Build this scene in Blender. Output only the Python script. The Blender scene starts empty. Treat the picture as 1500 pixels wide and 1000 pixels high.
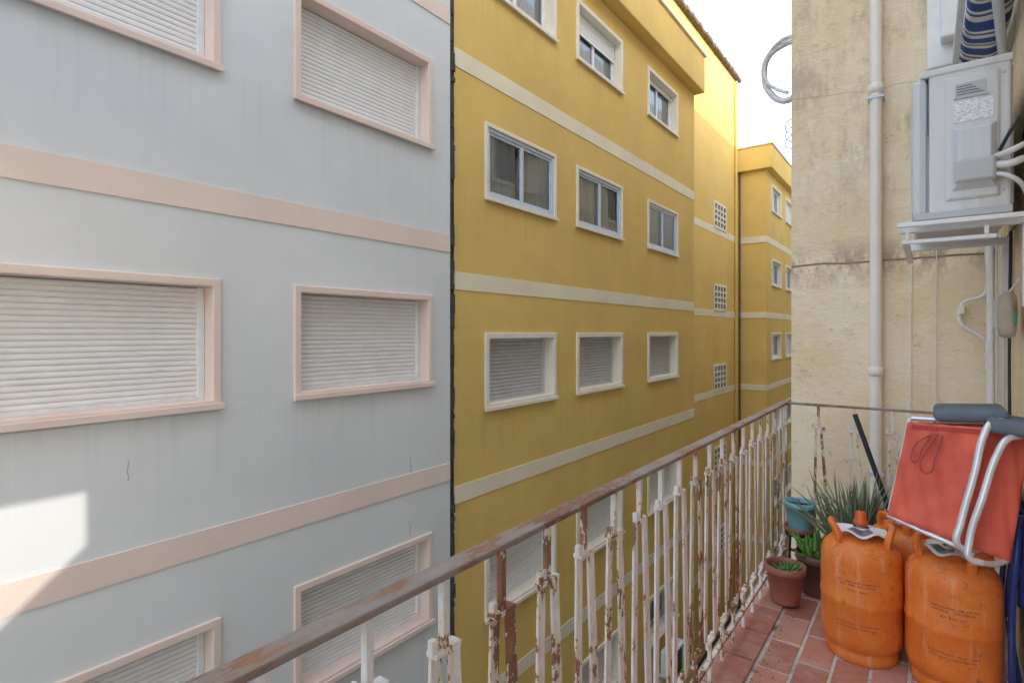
import bpy, math, random
from mathutils import Vector, Matrix
random.seed(7)
R=math.radians
sc=bpy.context.scene
GZ=-11.0

# ---------------------------------------------------------------- helpers
def empty(name,loc=(0,0,0)):
    e=bpy.data.objects.new(name,None); sc.collection.objects.link(e); e.location=loc; e.empty_display_size=.1
    return e
def mesh(name,vs,fs,mat=None,parent=None,smooth=False,bevel=0):
    m=bpy.data.meshes.new(name); m.from_pydata([tuple(v) for v in vs],[],fs); m.update()
    o=bpy.data.objects.new(name,m); sc.collection.objects.link(o)
    if mat: m.materials.append(mat)
    if smooth:
        for p in m.polygons: p.use_smooth=True
    if bevel:
        b=o.modifiers.new('b','BEVEL'); b.width=bevel; b.segments=2; b.limit_method='ANGLE'
    if parent: o.parent=parent
    return o
def boxdata(x0,x1,y0,y1,z0,z1,base=0):
    v=[(x0,y0,z0),(x1,y0,z0),(x1,y1,z0),(x0,y1,z0),(x0,y0,z1),(x1,y0,z1),(x1,y1,z1),(x0,y1,z1)]
    f=[(0,3,2,1),(4,5,6,7),(0,1,5,4),(1,2,6,5),(2,3,7,6),(3,0,4,7)]
    return v,[tuple(i+base for i in q) for q in f]
def box(name,x0,x1,y0,y1,z0,z1,mat,parent=None,bevel=0):
    v,f=boxdata(x0,x1,y0,y1,z0,z1); return mesh(name,v,f,mat,parent,bevel=bevel)
class MB:
    def __init__(s): s.v=[]; s.f=[]
    def box(s,*a):
        v,f=boxdata(*a,base=len(s.v)); s.v+=v; s.f+=f
    def add(s,v,f):
        b=len(s.v); s.v+=list(v); s.f+=[tuple(i+b for i in q) for q in f]
    def bar(s,p0,p1,w,d,side=(0,1,0),w1=None):
        p0=Vector(p0);p1=Vector(p1); ax=(p1-p0).normalized(); sd=Vector(side); sd=(sd-ax*sd.dot(ax)).normalized(); ot=ax.cross(sd)
        if w1 is None: w1=w
        vs=[]
        for p,ww in((p0,w),(p1,w1)):
            for a,b in((-1,-1),(1,-1),(1,1),(-1,1)):
                vs.append(p+sd*a*ww/2+ot*b*d/2)
        s.add(vs,[(0,3,2,1),(4,5,6,7),(0,1,5,4),(1,2,6,5),(2,3,7,6),(3,0,4,7)])
    def obj(s,name,mat,parent=None,smooth=False,bevel=0): return mesh(name,s.v,s.f,mat,parent,smooth,bevel)
def tube(name,pts,r,mat,parent=None,smoothcurve=True,res=6,cyclic=False):
    c=bpy.data.curves.new(name,'CURVE'); c.dimensions='3D'; c.bevel_depth=r; c.bevel_resolution=4; c.use_fill_caps=True
    if smoothcurve:
        s=c.splines.new('BEZIER'); s.bezier_points.add(len(pts)-1)
        for b,p in zip(s.bezier_points,pts): b.co=p; b.handle_left_type='AUTO'; b.handle_right_type='AUTO'
        s.resolution_u=res
    else:
        s=c.splines.new('POLY'); s.points.add(len(pts)-1)
        for b,p in zip(s.points,pts): b.co=(*p,1)
    s.use_cyclic_u=cyclic
    o=bpy.data.objects.new(name,c); sc.collection.objects.link(o); c.materials.append(mat)
    if parent: o.parent=parent
    return o
def lathe(name,prof,mat,parent=None,seg=48,loc=(0,0,0),smooth=True):
    vs=[];fs=[]
    n=len(prof)
    for i in range(seg):
        a=2*math.pi*i/seg
        for r,z in prof:
            vs.append((loc[0]+r*math.cos(a),loc[1]+r*math.sin(a),loc[2]+z))
    for i in range(seg):
        j=(i+1)%seg
        for k in range(n-1):
            fs.append((i*n+k,j*n+k,j*n+k+1,i*n+k+1))
    return mesh(name,vs,fs,mat,parent,smooth)

# ---------------------------------------------------------------- materials
def newmat(name):
    m=bpy.data.materials.new(name); m.use_nodes=True
    nt=m.node_tree; b=nt.nodes['Principled BSDF']
    return m,nt,b
def N(nt,t,**k):
    n=nt.nodes.new(t)
    for a,v in k.items(): setattr(n,a,v)
    return n
def noise(nt,scale=(1,1,1),s=1,detail=3,rough=.6):
    tc=N(nt,'ShaderNodeTexCoord'); mp=N(nt,'ShaderNodeMapping'); mp.inputs['Scale'].default_value=scale
    nz=N(nt,'ShaderNodeTexNoise'); nz.inputs['Scale'].default_value=s; nz.inputs['Detail'].default_value=min(detail,4); nz.inputs['Roughness'].default_value=rough
    nt.links.new(tc.outputs['Object'],mp.inputs[0]); nt.links.new(mp.outputs[0],nz.inputs['Vector'])
    return nz.outputs['Fac']
def ramp(nt,fac,stops):
    r=N(nt,'ShaderNodeValToRGB'); e=r.color_ramp.elements
    while len(e)<len(stops): e.new(.5)
    for el,(p,c) in zip(e,stops):
        el.position=p; el.color=(*c,1) if len(c)==3 else c
    nt.links.new(fac,r.inputs[0]); return r.outputs[0]
def mix(nt,fac,a,b,mode='MIX'):
    m=N(nt,'ShaderNodeMix',data_type='RGBA',blend_type=mode)
    for s,val in((m.inputs[0],fac),(m.inputs[6],a),(m.inputs[7],b)):
        if isinstance(val,(int,float)): s.default_value=val
        elif isinstance(val,tuple): s.default_value=(*val,1)
        else: nt.links.new(val,s)
    return m.outputs[2]
def math_(nt,op,a,b=None):
    n=N(nt,'ShaderNodeMath',operation=op)
    for i,v in enumerate((a,b)):
        if v is None: continue
        if isinstance(v,(int,float)): n.inputs[i].default_value=v
        else: nt.links.new(v,n.inputs[i])
    return n.outputs[0]
def bump(nt,b,h,strength=.3,dist=.01):
    n=N(nt,'ShaderNodeBump'); n.inputs['Strength'].default_value=strength; n.inputs['Distance'].default_value=dist
    nt.links.new(h,n.inputs['Height']); nt.links.new(n.outputs[0],b.inputs['Normal'])
def g(v): return (v,v,v)
def plaster(name,col,var=.12,streak=.15,dark=(.35,.34,.32),bs=.25,sc1=.7,fine=45,rough=.92,drip=None,dripamt=.4):
    m,nt,b=newmat(name)
    big=noise(nt,(1,1,1),sc1,4,.68)
    c=mix(nt,ramp(nt,big,[(.33,g(0)),(.67,g(1))]),tuple(x*(1-var) for x in col),tuple(min(1,x*(1+var*.4)) for x in col))
    if drip:
        st=noise(nt,(6,6,.3),1,3,.7)
        c=mix(nt,ramp(nt,st,[(.56,g(0)),(.82,g(streak))]),c,dark)
        z0,per=drip
        tc=N(nt,'ShaderNodeTexCoord'); sx=N(nt,'ShaderNodeSeparateXYZ'); nt.links.new(tc.outputs['Object'],sx.inputs[0])
        d=math_(nt,'FRACT',math_(nt,'DIVIDE',math_(nt,'SUBTRACT',z0,sx.outputs['Z']),per))
        msk=ramp(nt,d,[(0,g(1)),(.06,g(.8)),(.34,g(0))])
        ds=ramp(nt,noise(nt,(13,13,.4),1,2,.6),[(.52,g(0)),(.74,g(dripamt))])
        c=mix(nt,mix(nt,1.0,msk,ds,'MULTIPLY'),c,dark)
    f=noise(nt,(1,1,1),fine*.3,3,.8)
    c=mix(nt,ramp(nt,f,[(.62,g(0)),(.78,g(streak))]),c,dark)
    nt.links.new(c,b.inputs['Base Color']); b.inputs['Roughness'].default_value=rough; b.inputs['Specular IOR Level'].default_value=.2
    if bs>.13: bump(nt,b,f,bs*1.3,.012)
    return m
def simple(name,col,rough=.5,metal=0,var=.15,sc1=20,bs=.1,spec=.5):
    m,nt,b=newmat(name)
    nz=noise(nt,(1,1,1),sc1,2,.65)
    c=mix(nt,ramp(nt,nz,[(.3,g(0)),(.7,g(1))]),tuple(x*(1-var) for x in col),tuple(min(1,x*(1+var*.4)) for x in col))
    nt.links.new(c,b.inputs['Base Color']); b.inputs['Roughness'].default_value=rough; b.inputs['Metallic'].default_value=metal
    b.inputs['Specular IOR Level'].default_value=spec
    if bs>.09: bump(nt,b,nz,bs,.003)
    return m
def rusty(name,paint,rustamt=.55,sc1=28,dark=(.14,.055,.025),mid=(.38,.18,.08),rough=.6,stretch=(1,1,.5)):
    m,nt,b=newmat(name)
    nz=noise(nt,stretch,sc1,4,.75); n3=noise(nt,(1,1,1),3.5,2,.6)
    ad=N(nt,'ShaderNodeMath',operation='MULTIPLY_ADD'); nt.links.new(n3,ad.inputs[0]); ad.inputs[1].default_value=.6; nt.links.new(nz,ad.inputs[2])
    rust=mix(nt,ramp(nt,nz,[(.4,g(0)),(.7,g(1))]),dark,mid)
    pc=mix(nt,ramp(nt,ad.outputs[0],[(rustamt+.05,g(0)),(rustamt+.27,g(1))]),paint,tuple(p*q for p,q in zip(paint,(.90,.78,.63))))
    fac=ramp(nt,ad.outputs[0],[(rustamt+.27,g(0)),(rustamt+.30,g(1))])
    c=mix(nt,fac,pc,rust)
    nt.links.new(c,b.inputs['Base Color']); b.inputs['Roughness'].default_value=rough
    bump(nt,b,ad.outputs[0],.6,.005)
    return m

M_grey=plaster('grey_plaster',(.785,.80,.80),.07,.06,(.50,.52,.52),.12,.5,drip=(-.66,2.98),dripamt=.24)
M_neutral=plaster('bounce_plaster',(.82,.82,.81),.06,.05,(.5,.5,.5),.1,.6)  # pale neutral tone given to unseen walls to bounce light into the street
M_pinkband=plaster('pink_band_paint',(.90,.74,.645),.05,.10,(.55,.46,.41),.25,1.2)
M_pink=plaster('pink_trim_paint',(.87,.70,.605),.06,.16,(.45,.36,.31),.12,2)
M_yel=plaster('ochre_plaster',(.82,.575,.185),.09,.09,(.54,.38,.17),.18,.6,drip=(-1.12,3.0),dripamt=.32)
M_cream=plaster('cream_band_paint',(.91,.82,.61),.07,.10,(.55,.43,.25),.2,1)
M_creamtrim=plaster('cream_trim_paint',(.90,.83,.68),.06,.12,(.5,.41,.28),.1,2)
M_shut=simple('white_shutter_pvc',(.91,.90,.88),.45,0,.04,6,.02)
M_shutg=simple('grey_shutter_pvc',(.64,.62,.615),.5,0,.08,6,.02)
M_white=simple('white_paint',(.87,.87,.86),.45,0,.08,8,.03)
M_alu=simple('aluminium_frame',(.62,.69,.79),.4,.1,.08,8,.02)
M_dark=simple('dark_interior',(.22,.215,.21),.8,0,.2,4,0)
M_void=simple('vent_shadow_paint',(.07,.06,.05),.8,0,.2,4,0)
M_joint=simple('dark_joint',(.08,.075,.068),.9,0,.5,12,.8)
M_roof=simple('roof_tiles',(.14,.10,.08),.8,0,.4,9,.5)
M_pipe=simple('cream_pvc_pipe',(.90,.85,.75),.4,0,.06,5,.02)
M_cable=simple('white_cable',(.80,.80,.78),.5,0,.15,20,.05)
M_black=simple('black_plastic',(.025,.025,.027),.45,0,.3,20,.1)
M_asph=simple('asphalt',(.05,.05,.052),.9,0,.3,6,.4)
M_pave=simple('pavement_concrete',(.30,.29,.27),.9,0,.2,4,.3)
M_line=simple('road_paint',(.7,.7,.68),.8,0,.2,9,.1)
def curtmat():
    m,nt,b=newmat('curtain_fabric'); b.inputs['Roughness'].default_value=.9
    n=noise(nt,(1,1,.1),12,2,.5); nt.links.new(ramp(nt,n,[(.3,(.86,.85,.83)),(.7,(.97,.96,.94))]),b.inputs['Base Color']); return m
M_curt=curtmat()

def glassmat():
    m=bpy.data.materials.new('window_glass'); m.use_nodes=True; nt=m.node_tree
    nt.nodes.clear(); out=N(nt,'ShaderNodeOutputMaterial'); mx=N(nt,'ShaderNodeMixShader')
    tr=N(nt,'ShaderNodeBsdfTransparent'); tr.inputs[0].default_value=(.96,.98,1,1)
    gl=N(nt,'ShaderNodeBsdfGlossy'); gl.inputs['Roughness'].default_value=.015
    gl.inputs[0].default_value=(.85,.94,1,1)
    fr=N(nt,'ShaderNodeFresnel'); fr.inputs[0].default_value=2.2
    nz=noise(nt,(1,1,1),1.2,2,.4); bp=N(nt,'ShaderNodeBump'); bp.inputs['Strength'].default_value=.08; bp.inputs['Distance'].default_value=.05
    nt.links.new(nz,bp.inputs['Height']); nt.links.new(bp.outputs[0],gl.inputs['Normal'])
    nt.links.new(fr.outputs[0],mx.inputs[0]); nt.links.new(tr.outputs[0],mx.inputs[1]); nt.links.new(gl.outputs[0],mx.inputs[2]); nt.links.new(mx.outputs[0],out.inputs[0])
    return m
M_glass=glassmat()

# ---------------------------------------------------------------- facade system (faces looking +X)
def facade(name,X,y0,y1,z0,z1,ops,mat,parent):
    ys=sorted(set([y0,y1]+[o[0] for o in ops]+[o[1] for o in ops]))
    zs=sorted(set([z0,z1]+[o[2] for o in ops]+[o[3] for o in ops]))
    vs=[(X,y,z) for y in ys for z in zs]; nz=len(zs); fs=[]
    for i in range(len(ys)-1):
        for j in range(len(zs)-1):
            cy=(ys[i]+ys[i+1])/2; cz=(zs[j]+zs[j+1])/2
            if any(o[0]<cy<o[1] and o[2]<cz<o[3] for o in ops): continue
            a=i*nz+j; fs.append((a,a+nz,a+nz+1,a+1))
    return mesh(name,vs,fs,mat,parent)
def ring(X0,X1,oy0,oy1,oz0,oz1,w,mb):
    iy0,iy1,iz0,iz1=oy0+w,oy1-w,oz0+w,oz1-w
    vs=[]
    for X in(X0,X1):
        for (a,b,c,d) in((oy0,oy1,oz0,oz1),(iy0,iy1,iz0,iz1)):
            vs+=[(X,a,c),(X,b,c),(X,b,d),(X,a,d)]
    fs=[]
    for k in range(4):
        l=(k+1)%4
        fs.append((8+k,8+l,12+l,12+k)); fs.append((k,4+k,4+l,l))
        fs.append((k,l,8+l,8+k)); fs.append((4+k,12+k,12+l,4+l))
    mb.add(vs,fs)
def shutter(X,y0,y1,z0,z1,mb,pitch=.046,deep=.0115):
    n=max(1,int(round((z1-z0)/pitch))); p=(z1-z0)/n; vs=[];fs=[]
    prof=[(-deep*.5,0),(deep*.7,.14),(deep,.5),(deep*.7,.84),(-deep*.5,.97)]
    for i in range(n):
        for d,t in prof:
            z=z0+(i+t)*p; vs+= [(X+d,y0,z),(X+d,y1,z)]
    m=len(vs)//2
    for k in range(m-1): fs.append((2*k,2*k+1,2*k+3,2*k+2))
    mb.add(vs,fs)
def curtain(X,y0,y1,z0,z1,mb):
    n=max(3,int((y1-y0)/.02)); vs=[];fs=[]
    ph=random.random()*6
    for i in range(n+1):
        y=y0+(y1-y0)*i/n; d=.012*math.sin(y*50+ph)+.006*math.sin(y*23+ph)
        vs+=[(X+d,y,z0),(X+d*.7,y,z1)]
    for i in range(n): fs.append((2*i,2*i+2,2*i+3,2*i+1))
    mb.add(vs,fs)

def window(prefix,X,oy0,oy1,oz0,oz1,kind,trim,parent,shmat,recess=.2,w=.085,proud=.03,frm=None,level=1.0,pitch=.046,deep=.0115):
    frm=frm or M_white
    W=empty(prefix); W.parent=parent
    mb=MB(); ring(X-recess-.03,X+proud,oy0,oy1,oz0,oz1,w,mb)
    mb.obj('surround',trim,W,bevel=.008)
    s=MB(); s.box(X+proud+.002,X+proud+.03,oy0-.02,oy1+.02,oz0-.012,oz0+.045); s.obj('sill',trim,W,bevel=.006)
    y0,y1,z0,z1=oy0+w,oy1-w,oz0+w,oz1-w
    if kind=='shutter':
        xs=X-recess
        s=MB(); shutter(xs,y0+.05,y1-.05,z0+.03,z1-.003,s,pitch*random.uniform(.97,1.03),deep); s.obj('roller_shutter',shmat,W)
        s=MB(); s.box(xs-.02,xs+.035,y1-.055,y1-.002,z0,z1-.002); s.box(xs-.02,xs+.035,y0+.002,y0+.055,z0,z1-.002); s.box(xs-.02,xs+.03,y0+.055,y1-.055,z0,z0+.032)
        s.obj('shutter_guides',frm,W,bevel=.004)
    else:
        xs=X-recess
        zt=z1-(z1-z0)*(1-level)
        fr=MB(); ring(xs-.03,xs+.03,y0+.002,y1-.002,z0+.002,z1-.002,.05,fr)
        ym=(y0+y1)/2
        fr.box(xs-.028,xs+.02,ym-.05,ym+.03,z0+.052,z1-.052)
        fr.box(xs-.026,xs+.012,y0+.052,y0+.09,z0+.052,z1-.052); fr.box(xs-.026,xs+.012,y1-.09,y1-.052,z0+.052,z1-.052)
        fr.box(xs-.024,xs+.010,y0+.09,ym-.05,z0+.052,z0+.09); fr.box(xs-.024,xs+.010,ym+.03,y1-.09,z0+.052,z0+.09)
        fr.box(xs-.024,xs+.010,y0+.09,ym-.05,z1-.09,z1-.052); fr.box(xs-.024,xs+.010,ym+.03,y1-.09,z1-.09,z1-.052)
        fr.obj('sash_frame',frm,W,bevel=.004)
        gm=MB(); gm.add([(xs-.005,y0+.09,z0+.09),(xs-.005,y1-.09,z0+.09),(xs-.005,y1-.09,z1-.09),(xs-.005,y0+.09,z1-.09)],[(0,1,2,3)])
        gm.obj('glass_pane',M_glass,W)
        if level<1:
            s=MB(); shutter(xs+.035,y0+.03,y1-.03,zt,z1-.003,s); s.obj('roller_shutter',shmat,W)
            s=MB(); s.box(xs+.032,xs+.055,y0+.03,y1-.03,zt-.03,zt); s.obj('shutter_end_bar',shmat,W)
        c=MB(); k=random.random(); xc=xs-.050
        if k<.4:
            curtain(xc,y0+.02,ym-.10,z0,z1,c); curtain(xc,ym+.16,y1-.02,z0,z1,c)
        elif k<.7:
            curtain(xc,y0+.02,ym+.10,z0,z1,c); curtain(xc,ym+.30,y1-.02,z0,z1,c)
        else: curtain(xc,y0+.02,y1-.02,z0,z1,c)
        c.obj('curtain',M_curt,W)
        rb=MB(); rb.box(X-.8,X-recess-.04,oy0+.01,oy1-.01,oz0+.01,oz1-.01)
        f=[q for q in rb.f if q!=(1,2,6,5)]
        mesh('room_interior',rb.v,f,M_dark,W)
    return W

# ---------------------------------------------------------------- grey building
XG=-5.0
grey=empty('grey_apartment_building')
gy=[(-6.9,-5.0),(-3.2,-1.3),(.38,2.36),(3.07,4.97)]
gt=[6.40,3.43,.47,-2.505,-5.5,-8.5]
ops=[]
for (a,b) in gy:
    for t in gt: ops.append((a+.02,b-.02,t-1.13+.02,t-.02))
facade('front_wall',XG,-9,5.31,GZ,8.2,ops,M_grey,grey)
for (a,b) in gy:
    for t in gt:
        window('window',XG,a,b,t-1.13,t,'shutter',M_pink,grey,M_shut,recess=.17,w=.07,proud=.03)
for zt in (4.25,1.275,-1.70,-4.7,-7.7):
    box('pink_string_course',XG-.01,XG+.012,-9,5.3,zt-.225,zt,M_pinkband,grey)
box('side_wall',XG-9,XG-.3,5.25,5.31,GZ,8.2,M_grey,grey)
box('back_mass',XG-9,XG-2,-9,5.2,GZ,8.2,M_grey,grey)
box('roof_edge',XG-9,XG+.25,-9.1,5.3,8.2,8.4,M_pinkband,grey)
box('joint_backing',XG-.6,XG-.06,5.10,5.95,GZ,6.35,M_joint,grey)
box('joint_backing_top',XG-.6,XG-.06,5.10,5.40,6.35,8.1,M_joint,grey)
jm=MB()
z=GZ
while z<8.2:
    dz=random.uniform(.04,.20); o=random.uniform(-.02,.018)
    jm.box(XG-.055,XG-.01+o,5.312+random.uniform(-.0,.02),5.40+random.uniform(-.02,.012),z,z+dz); z+=dz
jm.obj('expansion_joint_filler',M_joint,grey)
ck=MB()
for (y,z,n) in ((4.62,-1.5,7),(4.60,-2.3,4),(1.66,-1.0,4)):
    for k in range(n):
        y2=y+random.uniform(-.012,.012); z2=z-random.uniform(.03,.05)
        ck.bar((XG+.0015,y,z),(XG+.0015,y2,z2),.003,.002); y,z=y2,z2
ck.obj('render_cracks',simple('crack_grey',(.25,.25,.25),.9),grey)

# ---------------------------------------------------------------- yellow building
XY=-5.03
yel=empty('yellow_apartment_building')
yc=[(6.05,7.93),(8.61,10.48),(11.77,13.64)]
yt=[6.0,3.0,0.0,-3.0,-6.0,-9.0]
ops=[(a+.02,b-.02,t-1.11+.02,t-.02) for a,b in yc for t in yt]
facade('front_wall',XY,5.415,14.9,GZ,6.4,ops,M_yel,yel)
for ci,(a,b) in enumerate(yc):
    for t in yt:
        if t==3.0: window('window',XY,a,b,t-1.11,t,'glass',M_creamtrim,yel,M_shutg,recess=.03,w=.06,frm=M_alu)
        elif t==6.0: window('window',XY,a,b,t-1.11,t,'glass',M_creamtrim,yel,M_shut,recess=.17,frm=M_white,level=[.98,.62,.9][ci])
        elif t==-6.0 and ci!=1: window('window',XY,a,b,t-1.11,t,'glass',M_creamtrim,yel,M_shut,recess=.17,frm=M_white,level=.8)
        elif t==0: window('window',XY,a,b,t-1.11,t,'shutter',M_creamtrim,yel,M_shutg,recess=.2,frm=M_shutg,pitch=.056,deep=.017)
        else: window('window',XY,a,b,t-1.11,t,'shutter',M_creamtrim,yel,M_shut,recess=.2,pitch=.052,deep=.015)
bands=[(3.80,3.55),(.815,.575),(-2.05,-2.28),(-5.05,-5.28),(-8.05,-8.28)]
for zt,zb in bands:
    box('cream_string_course',XY-.01,XY+.01,5.42,14.898,zb,zt,M_cream,yel)
    box('cream_string_course',-6.16,-6.09,14.905,23.0,zb,zt,M_cream,yel)
    box('cream_string_course',XY-.01,XY+.01,23.32,60,zb,zt,M_cream,yel)
    box('cream_string_course',-6.08,XY+.008,23.29,23.318,zb,zt,M_cream,yel)
box('wing_side_wall',-6.3,XY-.002,14.8,14.9,GZ,6.4,M_yel,yel)
box('cornice',-6.5,-4.75,5.415,14.93,6.4,7.35,M_yel,yel,bevel=.02)
box('cornice_coping',-6.5,-4.70,5.41,14.97,7.352,7.42,M_cream,yel)
box('recessed_wall',-9,-6.1,14.905,23.0,GZ,6.6,M_yel,yel)
box('upper_storey_wall',-9,-6.101,5.415,23.0,6.602,10.0,M_yel,yel)
rt=MB()
y=5.4
while y<23.1:
    rt.box(-9,-5.92+random.uniform(-.02,.02),y,y+.2,10.0,10.1+random.uniform(0,.03)); y+=.235
rt.obj('roof_tile_edge',M_roof,yel)
for zc in (4.25,1.28,-1.62,-4.6,-7.6):
    v=MB()
    v.box(-6.098,-6.06,20.1,21.6,zc-.48,zc-.40); v.box(-6.098,-6.06,20.1,21.6,zc+.40,zc+.48)
    for k in range(5): v.box(-6.096,-6.058,20.1+k*.355,20.18+k*.355,zc-.40,zc+.40)
    for k in range(1,4): v.box(-6.094,-6.062,20.18,21.52,zc-.40+k*.2-.03,zc-.40+k*.2+.03)
    v.obj('breeze_block_vent',M_creamtrim,yel)
    box('vent_void',-6.15,-6.094,20.12,21.58,zc-.47,zc+.47,M_void,yel)
tube('downpipe',[(-6.03,22.8,GZ),(-6.03,22.8,9.9)],.05,M_yel,yel,False)
ops=[];fc=[(24.2+2.75*k,26.0+2.75*k) for k in range(12)]
for a,b in fc:
    for t in yt: ops.append((a+.02,b-.02,t-1.09,t-.02))
facade('front_wall_far',XY,23.32,60,GZ,6.4,ops,M_yel,yel)
for i,(a,b) in enumerate(fc):
    for t in yt:
        if i<3: window('window',XY,a,b,t-1.11,t,'glass' if (i+int(t))%2==0 or t==3 else 'shutter',M_creamtrim,yel,M_shut,recess=.12,frm=M_white)
        else:
            box('window_blind',XY-.2,XY-.15,a,b,t-1.11,t,M_shut,yel)
box('far_block_side_wall',-9,XY-.002,23.32,23.5,GZ,6.4,M_yel,yel)
box('far_cornice',-9,-4.8,23.1,60,6.4,7.3,M_yel,yel,bevel=.02)
box('far_coping',-9,-4.76,23.06,60,7.302,7.36,M_cream,yel)
tube('facade_drainpipe',[(-6.0,23.2,GZ),(-6.0,23.2,7.0)],.03,M_roof,yel,False)
ac2=empty('wall_condenser'); ac2.parent=yel
box('housing',-4.9,-4.6,12.2,13.0,-7.9,-7.3,M_white,ac2,bevel=.03)
f=MB()
for k in range(9): f.box(-4.6,-4.585,12.25,12.75,-7.85+k*.06,-7.82+k*.06)
f.obj('grille',M_black,ac2)
f=MB(); f.box(-5.0,-4.6,12.3,12.34,-7.95,-7.91); f.box(-5.0,-4.6,12.85,12.89,-7.95,-7.91); f.obj('bracket',M_white,ac2)

# ---------------------------------------------------------------- own building
def wallmat():
    m,nt,b=newmat('beige_plaster')
    tc=N(nt,'ShaderNodeTexCoord'); sx=N(nt,'ShaderNodeSeparateXYZ'); nt.links.new(tc.outputs['Object'],sx.inputs[0])
    big=noise(nt,(1,1,1),1.6,4,.68)
    c=mix(nt,ramp(nt,big,[(.33,g(0)),(.67,g(1))]),(.87,.685,.435),(.95,.82,.61))
    st=noise(nt,(9,9,.6),1,4,.7); c=mix(nt,ramp(nt,st,[(.5,g(0)),(.72,g(.38))]),c,(.70,.56,.39))
    fine=noise(nt,(1,1,1.6),8,4,.85); c=mix(nt,ramp(nt,fine,[(.58,g(0)),(.70,g(.6))]),c,(.54,.43,.31))
    c=mix(nt,ramp(nt,fine,[(.30,g(.6)),(.44,g(0))]),c,(.95,.89,.78))
    def hcrack(z0,amp,wid,strength,c,scale=3):
        n=N(nt,'ShaderNodeTexNoise'); n.inputs['Scale'].default_value=scale; n.inputs['Detail'].default_value=4
        mp=N(nt,'ShaderNodeMapping'); mp.inputs['Scale'].default_value=(1,1,0.0); nt.links.new(tc.outputs['Object'],mp.inputs[0]); nt.links.new(mp.outputs[0],n.inputs['Vector'])
        a=N(nt,'ShaderNodeMath',operation='MULTIPLY_ADD'); nt.links.new(n.outputs['Fac'],a.inputs[0]); a.inputs[1].default_value=amp; a.inputs[2].default_value=z0-amp*.5
        ab=math_(nt,'ABSOLUTE',math_(nt,'SUBTRACT',sx.outputs['Z'],a.outputs[0]))
        f=ramp(nt,math_(nt,'DIVIDE',ab,wid),[(.4,g(strength)),(1,g(0))])
        return mix(nt,f,c,(.15,.10,.06)),ab
    c,da=hcrack(.466,.05,.009,.9,c)
    dm=ramp(nt,da,[(0,g(1)),(.18,g(0))])
    sn=ramp(nt,noise(nt,(1,1,.5),5,4,.8),[(.43,g(0)),(.58,g(.85))])
    c=mix(nt,mix(nt,1.0,dm,sn,'MULTIPLY'),c,(.36,.27,.19))
    zz=ramp(nt,math_(nt,'DIVIDE',sx.outputs['Z'],3.0),[(.15,g(0)),(.45,g(1))])
    sb=ramp(nt,noise(nt,(1,1,.45),3.6,4,.85),[(.50,g(0)),(.64,g(.6))])
    c=mix(nt,mix(nt,1.0,zz,sb,'MULTIPLY'),c,(.50,.42,.33))
    c,_=hcrack(1.62,.30,.003,.45,c,1.3)
    nt.links.new(c,b.inputs['Base Color']); b.inputs['Roughness'].default_value=.93; b.inputs['Specular IOR Level'].default_value=.2
    bump(nt,b,fine,.7,.016)
    return m
M_beige=wallmat()
def stripemat(name='striped_awning_fabric',fr=7):
    m,nt,b=newmat(name)
    tc=N(nt,'ShaderNodeTexCoord'); sx=N(nt,'ShaderNodeSeparateXYZ'); nt.links.new(tc.outputs['Object'],sx.inputs[0])
    f=math_(nt,'FRACT',math_(nt,'MULTIPLY',sx.outputs['Y'],fr))
    c=ramp(nt,f,[(0,(.04,.09,.28)),(.48,(.04,.09,.28)),(.51,(.76,.74,.68)),(.62,(.76,.74,.68)),(.65,(.07,.12,.32)),(.74,(.07,.12,.32)),(.77,(.76,.74,.68))])
    nt.links.new(c,b.inputs['Base Color']); b.inputs['Roughness'].default_value=.85
    bump(nt,b,noise(nt,(1,1,1),14,3,.6),.6,.01)
    return m
M_str=stripemat()
own=empty('beige_apartment_building')
XW=.31; HT=10.0  # shell height set to keep the sun off the opposite facades
box('facade_wall',XW,XW+.3,2.4,4.3,GZ,HT,M_beige,own)
box('facade_wall_pale',XW,XW+.3,-1.6,2.4,GZ,HT,M_neutral,own)
box('sun_gap_wall_low',XW,XW+.3,-4.0,-1.6,GZ,.55,M_neutral,own)  # unseen wall with an added opening that lets the sun patch through
box('sun_gap_wall_high',XW,XW+.3,-4.0,-1.6,1.62,HT,M_neutral,own)
box('facade_wall_end',XW,XW+.3,-14,-4.0,GZ,HT,M_neutral,own)
mesh('sun_patch_wedge',[(XW,-1.6,.55),(XW,-1.6,1.08),(XW,-2.2,.55),(XW+.1,-1.6,.55),(XW+.1,-1.6,1.08),(XW+.1,-2.2,.55)],[(0,1,2),(3,5,4),(0,3,4,1),(1,4,5,2),(2,5,3,0)],M_neutral,own)  # unseen wedge added to cut the sun patch's diagonal edge
box('projecting_wing',-.765,6,4.3,4.6,GZ,HT,M_beige,own)
box('projecting_wing_street_side',-.765,6,4.6,45,GZ,HT,M_neutral,own)  # unseen length extended to shade the far facade, pale for bounce
box('upper_bay',-.0,XW-.002,3.95,4.298,1.50,3.2,M_white,own,bevel=.01)
box('upper_bay_trim',.06,XW-.004,3.85,3.948,1.62,3.2,M_white,own,bevel=.01)
for a in (8.3,11.6,14.9,18.2):
    for t in (8.6,5.6,2.6,-.4):
        box('reflected_blind',-.80,-.766,a,a+2.2,t-1.5,t,M_shut,own); box('facade_dark_opening',-.806,-.801,a+.1,a+1.0,t-1.4,t-.1,M_void,own)  # unseen blinds added to brighten reflections in the glass opposite
        mesh('window_awning',[(-.81,a-.1,t+.15),(-.81,a+2.3,t+.15),(-1.15,a+2.3,t-.35),(-1.15,a-.1,t-.35)],[(0,1,2,3)],M_str,own)

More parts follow.
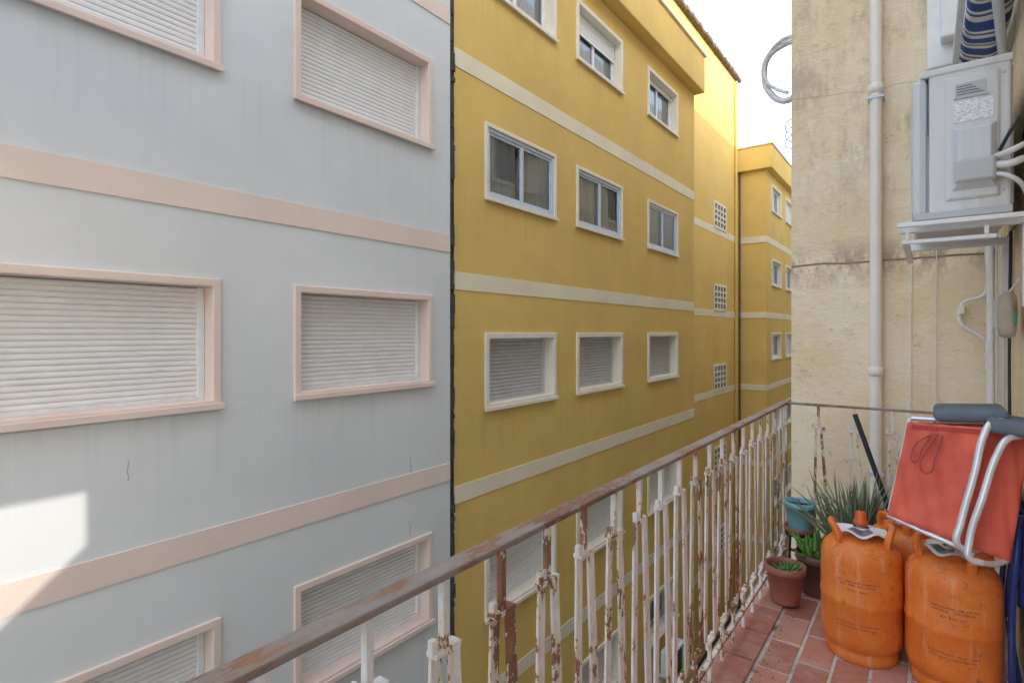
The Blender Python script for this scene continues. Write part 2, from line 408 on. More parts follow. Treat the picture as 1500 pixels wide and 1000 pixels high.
dp=empty('drainpipe')
px,py=-.262,4.235
tube('pipe',[(px,py,GZ),(px,py,6)],.034,M_pipe,dp,False)
for z in (1.56,-.25,-2.2,3.4):
    lathe('collar',[(.034,-.03),(.041,-.028),(.042,.028),(.034,.03)],M_pipe,dp,24,(px,py,z))
for z in (1.50,-.9):
    box('clamp',px-.045,px+.045,py-.038,4.3,z-.008,z+.008,M_alu,dp)
wr=empty('wall_cables')
tube('wire',[(-.078,4.28,.53),(-.08,4.27,-.1),(-.085,4.28,-1.2)],.0028,M_cable,wr)
tube('wire_b',[(.047,4.28,.53),(.044,4.27,-.2),(.047,4.28,-1.2)],.0028,M_cable,wr)
tube('conduit',[(.278,4.25,.50),(.278,4.25,.25),(.262,4.25,.215),(.18,4.25,.185),(.163,4.25,.16),(.163,4.25,.05),(.18,4.25,.03),(.27,4.25,-.045),(.28,4.25,-.07),(.28,4.25,-.22)],.0095,M_white,wr)
tube('conduit_b',[(.292,4.2,.5),(.292,4.2,-.45)],.018,M_white,wr,False)
for k,(z) in enumerate((.14,-.13)): box('junction',.15+.12*k,.178+.12*k,4.23,4.299,z-.03,z+.02,M_pipe,wr,bevel=.003)
tube('grey_cable',[(.296,3.9,1.5),(.298,3.9,.3),(.297,3.88,-.6)],.005,M_alu,wr)
tube('grey_cable_b',[(.298,3.6,.45),(.30,3.6,-.1),(.298,3.62,-.75)],.006,M_alu,wr)
tube('black_cable',[(.298,3.3,.45),(.295,3.32,-.1),(.298,3.3,-.75)],.006,M_black,wr)
box('electric_box',.25,.308,3.35,3.45,.02,.16,M_alu,wr,bevel=.006)

sk=empty('loose_aerial_cable')
tube('flat_cable',[(-.74,4.32,2.06),(-.84,4.4,2.09),(-.95,4.45,2.05),(-.985,4.5,1.92),(-.93,4.48,1.78),(-.84,4.42,1.69),(-.75,4.32,1.66)],.022,M_cable,sk)
tube('cable_b',[(-.74,4.32,2.10),(-.86,4.38,2.11),(-.965,4.45,2.02),(-.96,4.45,1.88),(-.90,4.42,1.80),(-.80,4.36,1.72)],.012,M_cable,sk)
for k in range(3):
    tube('coil',[(-.762,4.33,1.52-.06*k),(-.80,4.34,1.50-.06*k),(-.81,4.35,1.45-.06*k),(-.775,4.34,1.41-.05*k),(-.762,4.33,1.40-.06*k)],.004,M_cable,sk)

# ---------------------------------------------------------------- air conditioner
def acmat(name,col):
    m,nt,b=newmat(name)
    st=ramp(nt,noise(nt,(14,14,1.5),1,3,.7),[(.48,g(0)),(.72,g(.35))])
    c=mix(nt,st,col,(.42,.38,.32))
    nt.links.new(c,b.inputs['Base Color']); b.inputs['Roughness'].default_value=.45; return m
M_acs=acmat('ac_housing_paint',(.73,.725,.71))
M_acd=simple('ac_cover_plastic',(.55,.55,.55),.5,0,.05,4,.02)
M_acf=acmat('ac_front_plastic',(.67,.69,.71))
M_lab=simple('dark_label',(.16,.16,.17),.4,0,.4,60,0)
def labelmat():
    m,nt,b=newmat('printed_label')
    nz=noise(nt,(140,1,260),1,2,.5)
    nt.links.new(ramp(nt,nz,[(.5,(.88,.88,.88)),(.62,(.50,.50,.53))]),b.inputs['Base Color']); b.inputs['Roughness'].default_value=.4
    return m
M_plab=labelmat()
ac=empty('air_conditioner')
ax0,ax1,ay0,ay1,az0,az1=-.05,.245,2.69,3.48,.445,1.01
box('front_shell',ax0,ax0+.052,ay0-.004,ay1,az0,az1-.016,M_acf,ac,bevel=.024)
box('housing',ax0+.055,ax1,ay0,ay1,az0,az1,M_acs,ac,bevel=.010)
box('top_lid',ax0+.03,ax1+.006,ay0-.007,ay1+.005,az1-.022,az1+.006,M_acs,ac,bevel=.006)
box('base_tray',ax0+.01,ax1+.004,ay0-.006,ay1+.004,az0-.008,az0+.02,M_acd,ac,bevel=.004)
def trap(x0,x1,z0,z1,y0,y1,ins,name,mat):
    vs=[(x0,y1,z0),(x1,y1,z0),(x1,y1,z1),(x0,y1,z1),(x0+ins,y0,z0+ins),(x1-ins,y0,z0+ins),(x1-ins,y0,z1-ins),(x0+ins,y0,z1-ins)]
    return mesh(name,vs,[(4,5,6,7),(0,1,5,4),(1,2,6,5),(2,3,7,6),(3,0,4,7)],mat,ac,bevel=.004)
trap(.055,.215,.50,.97,ay0-.012,ay0-.001,.008,'service_cover',M_acs)
trap(.075,.205,.535,.775,ay0-.045,ay0-.013,.020,'valve_cover',M_acf)
trap(.080,.200,.555,.64,ay0-.056,ay0-.046,.008,'valve_cover_lip',M_acd)
box('handle_recess',.085,.175,ay0-.0145,ay0-.0125,.885,.935,M_acd,ac)
hm=MB()
for k in range(4): hm.box(.09,.165-.01*k,ay0-.016,ay0-.0146,.892+k*.010,.895+k*.010)
hm.obj('embossed_lines',M_lab,ac)
box('handle_edge',.08,.18,ay0-.018,ay0-.0125,.878,.884,M_acd,ac)
box('rating_label',.080,.195,ay0-.0145,ay0-.0125,.79,.868,M_plab,ac)
for z in (.52,.95): 
    o=lathe('screw',[(0,.004),(.004,.003),(.005,0)],M_alu,ac,10); o.location=(.225,ay0-.001,z); o.rotation_euler=(R(90),0,0)
fm=MB()
for k in range(34): fm.box(ax1+.001,ax1+.008,ay0+.03+k*.022,ay0+.036+k*.022,az0+.03,az1-.03)
fm.obj('coil_fins',M_acd,ac)
for k in range(4):
    tube('fan_guard_ring',[(ax0-.001,3.05+math.cos(a*math.pi/8)*(.06+.055*k),.725+math.sin(a*math.pi/8)*(.06+.055*k)) for a in range(16)],.003,M_acd,ac,True,3,True)
br=MB()
for y in (2.73,3.35):
    br.box(ax0-.04,XW,y,y+.035,az0-.045,az0-.012); 
    br.box(XW-.03,XW-.001,y+.001,y+.034,az0-.35,az0-.046)
br.box(ax0-.045,XW,ay0-.03,ay0-.005,az0-.032,az0-.014)
br.box(ax0-.03,ax1-.04,ay0+.0,ay0+.03,az0-.095,az0-.080)
br.box(ax0-.03,ax0-.005,ay0+.031,ay1,az0-.095,az0-.080)
br.box(ax0-.02,ax0-.006,ay0+.002,ay0+.016,az0-.079,az0-.046)
br.box(.17,.184,ay0+.002,ay0+.016,az0-.079,az0-.046)
br.obj('wall_bracket',M_white,ac,bevel=.003)
tube('refrigerant_pipe',[(.20,ay0-.03,.61),(.235,ay0-.06,.60),(.27,ay0-.04,.615),(.305,ay0+.05,.64)],.013,M_cable,ac)
tube('refrigerant_pipe_b',[(.20,ay0-.03,.64),(.235,ay0-.08,.64),(.27,ay0-.06,.66),(.305,ay0+.05,.69)],.010,M_cable,ac)
tube('drain_hose',[(.19,ay0-.03,.58),(.24,ay0-.05,.555),(.285,ay0,.50),(.30,ay0+.1,.2),(.302,ay0+.12,-.3)],.008,M_cable,ac)
tube('power_cable',[(.21,ay0-.02,.66),(.25,ay0-.05,.74),(.29,ay0+.05,.80),(.30,ay0+.2,.75)],.006,M_black,ac)

# ---------------------------------------------------------------- awning (rolled)
aw=empty('striped_awning')
vs=[];fs=[];seg=28;ny=90
for i in range(ny+1):
    y=.6+3.1*i/ny; sag=.012*math.sin(y*7)+.008*math.sin(y*17)
    for k in range(seg):
        a=2*math.pi*k/seg; r=.078+.008*math.sin(3*a+y*3)
        vs.append((.215+r*math.cos(a),y,1.42+sag+r*math.sin(a)*1.05))
for i in range(ny):
    for k in range(seg):
        l=(k+1)%seg; fs.append((i*seg+k,i*seg+l,(i+1)*seg+l,(i+1)*seg+k))
mesh('rolled_fabric',vs,fs,M_str,aw,True)
tube('roller_bar',[(.215,.5,1.42),(.215,3.76,1.42)],.03,M_alu,aw,False)
box('front_valance_bar',.10,.125,.6,3.74,1.325,1.36,M_alu,aw,bevel=.004)
box('end_bracket',.14,XW-.001,3.765,3.79,1.36,1.50,M_alu,aw,bevel=.004)
box('end_bracket_near',.14,XW-.001,.46,.49,1.36,1.50,M_alu,aw,bevel=.004)
tube('folding_arm',[(.29,3.5,1.30),(.17,2.4,1.29),(.13,1.4,1.31)],.018,M_alu,aw,False)

# ---------------------------------------------------------------- balcony floor
M_slab=simple('balcony_concrete',(.42,.37,.33),.9,0,.25,9,.5)
floor=empty('balcony_floor')
FZ=-1.35
box('slab',-.74,XW-.001,-2.2,3.66,FZ-.20,FZ-.012,M_slab,floor)
def tilemat():
    m,nt,b=newmat('terracotta_tile')
    at=N(nt,'ShaderNodeVertexColor'); at.layer_name='tile'
    nz=noise(nt,(1,1,1),22,4,.75); n2=noise(nt,(1,1,1),5,4,.7)
    c=mix(nt,ramp(nt,nz,[(.3,g(0)),(.7,g(.5))]),at.outputs[0],(.66,.36,.27))
    c=mix(nt,ramp(nt,n2,[(.52,g(0)),(.75,g(.55))]),c,(.62,.48,.40))
    nt.links.new(c,b.inputs['Base Color']); b.inputs['Roughness'].default_value=.6; b.inputs['Specular IOR Level'].default_value=.3
    bump(nt,b,nz,.35,.004); return m
def groutmat():
    m,nt,b=newmat('mossy_grout')
    n=noise(nt,(1,1,1),7,4,.75)
    c=ramp(nt,n,[(.35,(.74,.69,.62)),(.56,(.58,.53,.45)),(.68,(.15,.17,.06))])
    nt.links.new(c,b.inputs['Base Color']); b.inputs['Roughness'].default_value=.95
    bump(nt,b,n,.6,.004); return m
box('grout_bed',-.70,XW-.002,-2.18,3.6,FZ-.0115,FZ-.0025,groutmat(),floor)
tm=MB(); cols=[]
def addtile(x0,x1,y0,y1,zb=0):
    z=FZ+random.uniform(-.001,.002)+zb; gph=.006
    x0+=gph;x1-=gph;y0+=gph;y1-=gph; e=.003
    v=[(x0,y0,z-.012),(x1,y0,z-.012),(x1,y1,z-.012),(x0,y1,z-.012),
       (x0,y0,z-e),(x1,y0,z-e),(x1,y1,z-e),(x0,y1,z-e),
       (x0+e,y0+e,z),(x1-e,y0+e,z),(x1-e,y1-e,z),(x0+e,y1-e,z)]
    f=[(0,1,5,4),(1,2,6,5),(2,3,7,6),(3,0,4,7),(4,5,9,8),(5,6,10,9),(6,7,11,10),(7,4,8,11),(8,9,10,11)]
    tm.add(v,f)
    base=random.choice([(.46,.165,.11),(.54,.225,.155),(.40,.135,.09),(.61,.31,.225),(.50,.20,.135)])
    s=random.uniform(.85,1.12); cols.extend([tuple(min(1,b*s) for b in base)+(1,)]*9)
x=-.555; row=0
while x<XW-.01:
    x1=min(x+.125,XW-.003); y=-2.1-(.125 if row%2 else 0)
    while y<3.57:
        addtile(x,x1,max(y,-2.15),min(y+.25,3.58)); y+=.25
    x=x1; row+=1
y=-2.1
while y<3.57:
    addtile(-.70,-.558,y,min(y+.25,3.58),.012); y+=.25
to=tm.obj('terracotta_tiles',tilemat(),floor)
ca=to.data.color_attributes.new('tile','FLOAT_COLOR','CORNER')
for p in to.data.polygons:
    for li in p.loop_indices: ca.data[li].color=cols[p.index]
db=MB()
for k in range(260):
    yy=random.uniform(.9,3.5); xx=-.553+abs(random.gauss(0,.035)); s=random.uniform(.002,.005); zz=FZ+.003
    a=random.uniform(0,3.1); u=Vector((math.cos(a),math.sin(a),.2))*s; v_=Vector((-math.sin(a),math.cos(a),.3))*s*.6
    c0=Vector((xx,yy,zz)); db.add([c0-u,c0-v_,c0+u,c0+v_+Vector((0,0,s*.7))],[(0,1,2,3)])
db.obj('kerb_debris',simple('dry_debris',(.20,.17,.08),.95,0,.6,40,0),floor)

# ---------------------------------------------------------------- railing
M_rail=rusty('weathered_handrail',(.31,.265,.24),.56,22,(.14,.065,.04),(.36,.18,.09),.6,(1,.35,1))
M_bal=rusty('rusty_white_paint',(.90,.89,.865),.645,24)
M_bal2=rusty('heavy_rust_paint',(.82,.79,.73),.545,26)
rail=empty('balcony_railing')
XR=-.67; ZR=-.405
rm=MB(); rm.box(XR-.021,XR+.021,-2.1,3.592,ZR-.014,ZR)
rm.box(XR+.021,XW-.001,3.558,3.582,ZR-.014,ZR-.001)
rm.obj('handrail',M_rail,rail,bevel=.0035)
rb=MB(); rb.box(XR-.008,XR+.008,-2.1,3.58,FZ+.075,FZ+.09); rb.box(XR+.009,XW-.001,3.563,3.577,FZ+.075,FZ+.09)
rb.obj('bottom_rail',M_bal2,rail)
def baluster(p,dirv,slim=False):
    m=MB(); x,y=p; d=Vector((dirv[0],dirv[1],0)); n=Vector((-dirv[1],dirv[0],0))
    P=lambda a,z,o=0: (x+d.x*a+n.x*o,y+d.y*a+n.y*o,z)
    zt=ZR-.0145; zc=-.541+random.uniform(-.006,.006); zb=FZ+.17+random.uniform(-.006,.006)
    s=tuple(d); j=random.uniform(-.006,.012)
    m.bar(P(0,zt),P(0,zc-.004),.014,.014,s)
    m.bar(P(0,zb+.004),P(0,FZ-.01),.014,.014,s)
    for z,sg in((zc,1),(zb,-1)):
        m.bar(P(-.030,z),P(.034,z),.024,.010,tuple(n))
        m.bar(P(-.026,z),P(-.026,z+.026*sg),.013,.013,s)
        m.bar(P(.029,z),P(.029,z-.02*sg),.013,.013,s)
    wd=.018 if slim else .040
    m.bar(P(-.014,zc-.003,.006),P(-.026+j,zb+.003,.008),wd*.66,.007,s,w1=wd*.8)
    m.bar(P(.014,zc-.003,-.010),P(.052+j,zb+.003,-.006),wd*.72,.007,s,w1=wd)
    return m
yv=.695-.163*16; k=0
while yv<3.52:
    hv = (abs(yv-.86)<.05) or (yv>1.2 and random.random()<.12)
    m=baluster((XR,yv),(0,1))
    m.obj('baluster_%d'%k,M_bal2 if hv else M_bal,rail,bevel=.0015); yv+=.163; k+=1
xv=XR+.175
while xv<XW-.05:
    m=baluster((xv,3.57),(1,0),slim=True); m.obj('end_baluster_%d'%k,M_bal2,rail,bevel=.0015); xv+=.175; k+=1
pm=MB(); pm.box(XR-.012,XR+.012,3.56,3.584,FZ-.01,ZR-.015); pm.obj('corner_post',M_bal2,rail)

# ---------------------------------------------------------------- gas cylinders
def orangemat():
    m,nt,b=newmat('orange_enamel')
    nz=noise(nt,(1,1,1),7,4,.7); n2=noise(nt,(1,1,1),30,4,.8)
    c=mix(nt,ramp(nt,nz,[(.3,g(0)),(.7,g(1))]),(.76,.165,.02),(.90,.27,.045))
    c=mix(nt,ramp(nt,n2,[(.58,g(0)),(.66,g(.7))]),c,(.42,.13,.05))
    n3=noise(nt,(1,1,.12),30,3,.6); c=mix(nt,ramp(nt,n3,[(.54,g(0)),(.75,g(.5))]),c,(.92,.52,.30))
    nt.links.new(c,b.inputs['Base Color'])
    nt.links.new(ramp(nt,nz,[(.3,g(.32)),(.7,g(.6))]),b.inputs['Roughness'])
    bump(nt,b,nz,.3,.006); return m
M_or=orangemat()
M_brass=simple('valve_metal',(.50,.49,.46),.4,.5,.2,20,.1); M_print=simple('printed_ink',(.30,.10,.05),.6,0,.1,9,0)
M_redcap=simple('orange_cap_plastic',(.75,.12,.02),.35,0,.1,9,.02)
M_tag=simple('tag_paper',(.84,.84,.83),.6,0,.1,9,0)
def gascyl(loc,rot):
    G=empty('gas_cylinder')
    prof=[(.112,.0),(.130,.0),(.132,.004),(.132,.035),(.124,.042),(.13,.05),(.142,.062),(.148,.085),(.149,.12),(.149,.228),(.1515,.234),(.1515,.250),(.149,.256),(.149,.395),(.147,.418),(.138,.445),(.120,.466),(.095,.48),(.06,.489),(.04,.492),(.038,.50),(0,.50)]
    lathe('body',prof,M_or,G,72)
    for a0 in (0,180):
        vs=[];fs=[];n=0
        for t in range(-44,45,4):
            a=R(a0+t); e=abs(t)/44
            top=.545-.045*e**4; low=(.519-.01*e) if e<.66 else .462
            for rr,z in((.100,low),(.098,top-.006),(.104,top),(.119,top),(.124,top-.008),(.118,low)):
                vs.append((rr*math.cos(a),rr*math.sin(a),z))
            n+=1
        for i in range(n-1):
            for q in range(6):
                w=(q+1)%6; fs.append((i*6+q,(i+1)*6+q,(i+1)*6+w,i*6+w))
        fs.append(tuple(range(6))); fs.append(tuple((n-1)*6+q for q in (5,4,3,2,1,0)))
        mesh('handle_grip',vs,fs,M_or,G,False,bevel=.003)
    lathe('valve',[(.0,.50),(.030,.50),(.030,.514),(.018,.518),(.018,.535),(.0,.536)],M_brass,G,24)
    lathe('safety_cap',[(.0,.590),(.015,.589),(.021,.583),(.022,.552),(.027,.550),(.027,.537),(.0,.537)],M_redcap,G,24)
    vs=[];fs=[];seg=28
    for i in range(seg+1):
        a=R(150+i*9.5); w_=.010*math.sin(i*.9)
        vs+=[(.030*math.cos(a),.030*math.sin(a),.526),(.060*math.cos(a),.060*math.sin(a),.522+w_*.5),(.092*math.cos(a),.092*math.sin(a),.512+w_)]
    for i in range(seg): fs+= [(3*i,3*i+1,3*i+4,3*i+3),(3*i+1,3*i+2,3*i+5,3*i+4)]
    mesh('paper_tag',vs,fs,M_tag,G,True)
    vs=[];fs=[]
    for i in range(10):
        a=R(225+i*8); w_=.010*math.sin((225+i*8-150)/9.5*.9)
        vs+=[(.048*math.cos(a),.048*math.sin(a),.5275+w_*.3),(.080*math.cos(a),.080*math.sin(a),.5195+w_*.85)]
    for i in range(9): fs.append((2*i,2*i+1,2*i+3,2*i+2))
    mesh('tag_print',vs,fs,M_lab,G,True)
    pr=MB(); rr=.1496
    for z,nn,a1 in((.335,26,62),(.322,20,50),(.165,24,60),(.152,20,54),(.300,12,30)):
        for i in range(nn):
            if random.random()<.15: continue
            a=R(-90+rot*-1-a1/2+a1*i/nn); da=R(a1/nn*.62); h=.0075 if z>.16 else .006
            A=lambda t,zz:(rr*math.cos(t),rr*math.sin(t),zz)
            sg=random.choice([0,1,2])
            if sg==0:
                pr.add([A(a,z),A(a+da,z),A(a+da,z+h*.4),A(a,z+h*.4)],[(0,1,2,3)]); pr.add([A(a,z+h*.4),A(a+da*.4,z+h*.4),A(a+da*.4,z+h),A(a,z+h)],[(0,1,2,3)])
            elif sg==1:
                pr.add([A(a,z),A(a+da*.4,z),A(a+da*.4,z+h),A(a,z+h)],[(0,1,2,3)]); pr.add([A(a+da*.6,z),A(a+da,z),A(a+da,z+h),A(a+da*.6,z+h)],[(0,1,2,3)])
            else: pr.add([A(a,z+h*.6),A(a+da,z+h*.6),A(a+da,z+h),A(a,z+h)],[(0,1,2,3)]); pr.add([A(a+da*.3,z),A(a+da*.7,z),A(a+da*.7,z+h*.6),A(a+da*.3,z+h*.6)],[(0,1,2,3)])
    pr.obj('printed_text',M_print,G)
    G.location=loc; G.rotation_euler=(0,0,R(rot)); return G
gascyl((-.225,2.77,FZ+.001),12)
gascyl((.078,2.73,FZ+.001),-24)
gascyl((-.065,3.07,FZ+.001),50)

# ---------------------------------------------------------------- pots and plants
M_terra=simple('terracotta_plastic',(.44,.17,.115),.5,0,.15,10,.05)
M_soil=simple('soil',(.05,.035,.025),.95,0,.4,60,1)
M_leaf=simple('green_leaf',(.15,.33,.06),.5,0,.35,14,.1)
M_aloe=simple('aloe_leaf',(.25,.33,.20),.5,0,.4,9,.1)
M_teal=simple('teal_glazed_pot',(.27,.62,.70),.35,0,.1,8,.02)
M_dbrown=simple('dark_brown_plastic',(.17,.085,.06),.5,0,.2,10,.05)
def pot(name,loc,r,h,mat):
    P=empty(name); lathe('pot_body',[(0,.002),(r*.70,.002),(r*.72,.01),(r*.93,h*.82),(r,h*.82),(r*1.02,h*.84),(r*1.02,h),(r*.94,h),(r*.90,h*.85),(r*.88,h*.8)],mat,P,36)
    lathe('soil',[(0,h*.86),(r*.5,h*.87),(r*.89,h*.84)],M_soil,P,24); P.location=loc; return P
def leaves(name,parent,n,L,W,mat,base=(0,0,0),curl=.3,el=(20,80),br=.02):
    mb=MB()
    for i in range(n):
        az=random.uniform(0,2*math.pi); e=R(random.uniform(*el)); l=L*random.uniform(.6,1.1); w=W*random.uniform(.7,1.1)
        d=Vector((math.cos(az),math.sin(az),0)); s=Vector((-d.y,d.x,0)); seg=7; vs=[]; fs=[]
        p=Vector(base)+d*random.uniform(0,br); ee=e; cu=random.uniform(-curl,curl*.6)
        for k in range(seg+1):
            t=k/seg; ww=w*(1-t)**.7*(.75+.5*t if t<.4 else .95)
            dirn=d*math.cos(ee)+Vector((0,0,1))*math.sin(ee); up=s.cross(dirn)
            vs+=[p-s*ww/2+up*ww*.22,p-up*ww*.25,p+s*ww/2+up*ww*.22]
            p=p+dirn*l/seg; ee+=cu/seg*2
        for k in range(seg):
            a=3*k; fs+=[(a,a+1,a+4,a+3),(a+1,a+2,a+5,a+4),(a+2,a,a+3,a+5)]
        mb.add(vs,fs)
    return mb.obj(name,mat,parent,True)
p=pot('flower_pot',(-.565,3.02,FZ+.014),.092,.185,M_terra); leaves('seedlings',p,34,.055,.024,M_leaf,(0,0,.155),.8,(20,75),.05)
p=pot('flower_pot',(-.455,3.24,FZ+.002),.10,.21,M_dbrown); leaves('leaves',p,40,.15,.065,M_leaf,(0,0,.18),.9,(35,85),.05)
st=empty('plant_stand')
lathe('saucer',[(0,0),(.06,0),(.078,.012),(.082,.035),(.076,.035),(.07,.012),(0,.01)],M_terra,st,32,(-.56,3.39,-1.10))
lathe('stand_plate',[(0,0),(.075,0),(.075,.008),(0,.008)],M_black,st,24,(-.56,3.39,-1.11))
for a in (30,150,270):
    tube('leg',[(-.56+.06*math.cos(R(a)),3.39+.06*math.sin(R(a)),-1.105),(-.56+.075*math.cos(R(a)),3.39+.075*math.sin(R(a)),FZ+.012)],.006,M_black,st,False)
p=pot('teal_flower_pot',(-.56,3.39,-1.088),.078,.16,M_teal)
leaves('sprig',p,6,.05,.014,M_aloe,(0,0,.12),.4,(55,85))
p=pot('aloe_plant',(-.30,3.33,FZ+.002),.11,.20,M_terra)
leaves('aloe_leaves',p,90,.43,.032,M_aloe,(0,0,.20),.4,(50,88),.06)
leaves('aloe_leaves_side',p,50,.38,.028,M_aloe,(.05,.0,.24),.6,(42,86),.06)
tube('broom_handle',[(-.312,3.50,-.44),(-.02,3.44,FZ+.01)],.0125,M_black,None,False)

# ---------------------------------------------------------------- coral folding chair on top of the cylinders
def fabric(name,col,wsc=260):
    m,nt,b=newmat(name); nz=noise(nt,(1,1,1),6,3,.6)
    c=mix(nt,ramp(nt,nz,[(.3,g(0)),(.7,g(1))]),tuple(x*.82 for x in col),tuple(min(1,x*1.1) for x in col))
    nt.links.new(c,b.inputs['Base Color']); b.inputs['Roughness'].default_value=.85; b.inputs['Specular IOR Level'].default_value=.2
    bump(nt,b,noise(nt,(1,1,1),wsc,2,.6),.3,.002); return m
M_coral=fabric('coral_fabric',(.82,.165,.11)); M_corald=fabric('dark_coral_fabric',(.55,.09,.07))
M_cush=fabric('grey_blue_foam',(.16,.195,.235)); M_tube=simple('brushed_aluminium_tube',(.80,.81,.82),.3,.4,.1,14,.05)
M_pinkst=fabric('red_strap',(.48,.11,.10)); M_navy=fabric('navy_fabric',(.03,.05,.19)); M_navyt=simple('navy_tube',(.03,.06,.24),.3,.2,.2,12,.05)
def cloth(name,A,B,C,D,mat,parent,sag=.02,th=.004,n=18,fx=0):
    A,B,C,D=map(Vector,(A,B,C,D)); nrm=(B-A).cross(D-A).normalized(); vs=[];fs=[]
    for i in range(n+1):
        for j in range(n+1):
            u=i/n; v=j/n; p=(A*(1-u)+B*u)*(1-v)+(D*(1-u)+C*u)*v
            s=sag*math.sin(math.pi*u)*math.sin(math.pi*v)+.007*math.sin(u*11+v*7+fx)*math.sin(v*9)+.005*math.sin(u*25-v*14+fx)
            vs.append(p+nrm*s)
    for i in range(n):
        for j in range(n):
            a=i*(n+1)+j; fs.append((a,a+1,a+n+2,a+n+1))
    o=mesh(name,vs,fs,mat,parent,True); m=o.modifiers.new('s','SOLIDIFY'); m.thickness=th; m.offset=0; return o
ch=empty('folding_beach_chair')
cloth('seat_fabric',(-.06,2.665,-.35),(.185,2.64,-.345),(.10,2.545,-.755),(-.12,2.565,-.70),M_coral,ch,.02,.006)
cloth('back_fabric',(.13,2.72,-.345),(.305,2.74,-.34),(.235,2.62,-.81),(.06,2.60,-.765),M_coral,ch,-.015,.006,fx=2)
cloth('seat_underlayer',(-.03,2.76,-.36),(.26,2.80,-.35),(.18,2.70,-.78),(-.09,2.68,-.70),M_corald,ch,.01,.01,fx=4)
hem=MB()
hem.bar((-.048,2.652,-.365),(.182,2.632,-.36),.003,.016,(0,1,0)); hem.obj('hem_seam',M_corald,ch)
T=lambda pts,r=.0105,n='frame_tube',m=M_tube: tube(n,pts,r,m,ch)
T([(-.055,2.69,-.34),(-.08,2.64,-.50),(-.115,2.59,-.69)],.009)
T([(-.122,2.585,-.705),(-.02,2.56,-.735),(.10,2.54,-.77),(.13,2.54,-.785)],.009)
T([(.105,2.53,-.77),(.085,2.52,-.745),(.095,2.53,-.68),(.135,2.56,-.50),(.165,2.60,-.36),(.185,2.62,-.325),(.215,2.64,-.318),(.238,2.66,-.335)],.0115)
T([(.150,2.52,-.80),(.120,2.51,-.79),(.118,2.52,-.74),(.155,2.54,-.58),(.20,2.58,-.42),(.225,2.60,-.375),(.262,2.64,-.365)],.0115)
T([(.15,2.52,-.80),(.19,2.58,-.815),(.225,2.63,-.81)],.0105)
T([(-.05,2.70,-.338),(.10,2.70,-.335),(.29,2.74,-.33)],.009,'top_bar')
T([(-.10,2.72,-.70),(.05,2.72,-.77),(.20,2.72,-.80)],.010,'rear_bar')
def pad(name,x0,x1,y0,y1,z0,z1,mat,par,rot=0):
    o=box(name,-(x1-x0)/2,(x1-x0)/2,-(y1-y0)/2,(y1-y0)/2,-(z1-z0)/2,(z1-z0)/2,mat,par)
    o.location=((x0+x1)/2,(y0+y1)/2,(z0+z1)/2); o.rotation_euler=(0,R(rot),0)
    b=o.modifiers.new('b','BEVEL'); b.width=min(z1-z0,x1-x0)*.45; b.segments=5
    for p in o.data.polygons: p.use_smooth=True
    return o
pad('head_cushion',.02,.24,2.66,2.90,-.335,-.285,M_cush,ch,-4)
pad('head_cushion_b',.17,.305,2.60,2.82,-.365,-.31,M_cush,ch,6)
tube('strap_loop',[(.030,2.632,-.385),(-.005,2.60,-.45),(-.020,2.585,-.51),(.000,2.583,-.525),(.025,2.60,-.46),(.045,2.63,-.385)],.003,M_pinkst,ch)
tube('strap_loop_b',[(.012,2.635,-.385),(-.015,2.605,-.44),(-.04,2.59,-.49),(-.045,2.59,-.45),(-.01,2.62,-.40),(.035,2.632,-.38)],.0025,M_pinkst,ch)

nc=empty('folded_navy_chair')
for yy,m in((2.70,M_navyt),(2.82,M_tube),(2.92,M_navyt)):
    tube('frame_tube',[(.285,yy+.3,-.62),(.272,yy+.1,-.66),(.262,yy+.0,-.75),(.245,yy-.02,-1.0),(.25,yy,FZ+.02),(.262,yy+.1,FZ+.015),(.27,yy+.38,FZ+.02)],.011,m,nc)
tube('cross_tube',[(.235,2.72,-.62),(.262,2.76,-.95),(.236,2.82,-1.32)],.010,M_tube,nc)
tube('cross_tube_b',[(.27,2.70,-.66),(.24,2.74,-1.0),(.275,2.78,-1.32)],.010,M_navyt,nc)
cloth('navy_seat',(.27,2.76,-.70),(.272,3.15,-.70),(.262,3.15,-1.22),(.25,2.76,-1.22),M_navy,nc,.012,.012)
cloth('navy_back',(.288,2.72,-.66),(.29,3.1,-.66),(.28,3.1,-1.0),(.275,2.72,-1.0),M_navy,nc,.01,.02,fx=3)
for z in (-1.28,-1.05): lathe('hinge_bolt',[(0,.012),(.012,.010),(.012,0),(0,0)],M_white,nc,12,(.245,2.70,z))

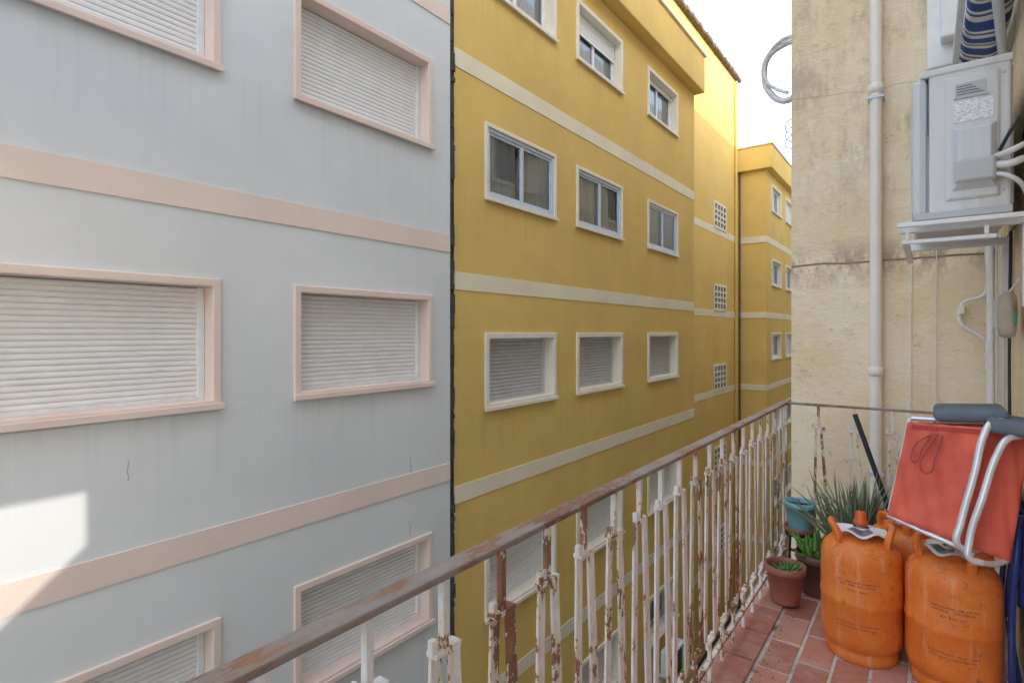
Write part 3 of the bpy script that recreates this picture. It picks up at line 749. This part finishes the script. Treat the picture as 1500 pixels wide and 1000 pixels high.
bg=empty('hanging_peg_bag')
M_bag=fabric('hessian',(.56,.48,.38),120)
vs=[];fs=[]
pr=[(.012,.10),(.03,.085),(.035,.05),(.04,.0),(.038,-.05),(.03,-.08),(.0,-.09)]
for i in range(24):
    a=2*math.pi*i/24
    for r_,z_ in pr:
        rr=r_*(1+.12*math.sin(4*a+z_*30)); vs.append((.262+rr*math.cos(a)*.8,3.02+rr*math.sin(a)*1.2,.065+z_))
for i in range(24):
    j=(i+1)%24
    for k in range(6): fs.append((i*7+k,j*7+k,j*7+k+1,i*7+k+1))
mesh('bag',vs,fs,M_bag,bg,True)
tube('cord',[(.30,3.02,.22),(.262,3.02,.155)],.004,M_cable,bg,False)
M_green=simple('green_plastic',(.03,.30,.16),.4,0,.1,9,.02)
box('peg',.278,.288,2.965,2.98,.03,.08,M_green,bg,bevel=.002)

# ---------------------------------------------------------------- ground
mesh('ground',[(-400,-400,GZ),(400,-400,GZ),(400,400,GZ),(-400,400,GZ)],[(0,1,2,3)],M_asph)
box('pavement',-4.98,-4.1,-60,60,GZ,GZ+.13,M_pave,bevel=.01)
box('pavement',-1.9,-.78,-60,60,GZ,GZ+.13,M_pave,bevel=.01)
mesh('road_marking',[(-3.05,-60,GZ+.004),(-2.95,-60,GZ+.004),(-2.95,60,GZ+.004),(-3.05,60,GZ+.004)],[(0,1,2,3)],M_line)

# ---------------------------------------------------------------- camera, light
cam=bpy.data.cameras.new('Camera'); co=bpy.data.objects.new('Camera',cam); sc.collection.objects.link(co)
cam.sensor_width=36; cam.lens=19.44; cam.shift_y=-13/1500; cam.clip_end=2000; cam.clip_start=.02
co.location=(0,0,0); co.rotation_euler=(R(90),0,R(36.89)); sc.camera=co
s=Vector((.8,-.45,.40)).normalized()
el=math.asin(s.z); az=math.atan2(s.x,s.y)
w=bpy.data.worlds.new('World'); sc.world=w; w.use_nodes=True; nt=w.node_tree
bgn=nt.nodes['Background']; sky=nt.nodes.new('ShaderNodeTexSky'); sky.sky_type='NISHITA'; sky.sun_disc=False
sky.sun_elevation=el; sky.sun_rotation=az; sky.air_density=1.0; sky.dust_density=2.0; sky.ozone_density=1.0
hz=mix(nt,.55,sky.outputs[0],(1.68,1.70,1.71))
nt.links.new(hz,bgn.inputs[0]); bgn.inputs[1].default_value=1.08
sl=bpy.data.lights.new('sun','SUN'); sl.energy=2.6; sl.angle=R(.5); sl.color=(1,.94,.86)
so=bpy.data.objects.new('sun',sl); sc.collection.objects.link(so); so.rotation_euler=s.to_track_quat('Z','Y').to_euler()
sc.view_settings.view_transform='Standard'; sc.view_settings.look='None'; sc.view_settings.exposure=0
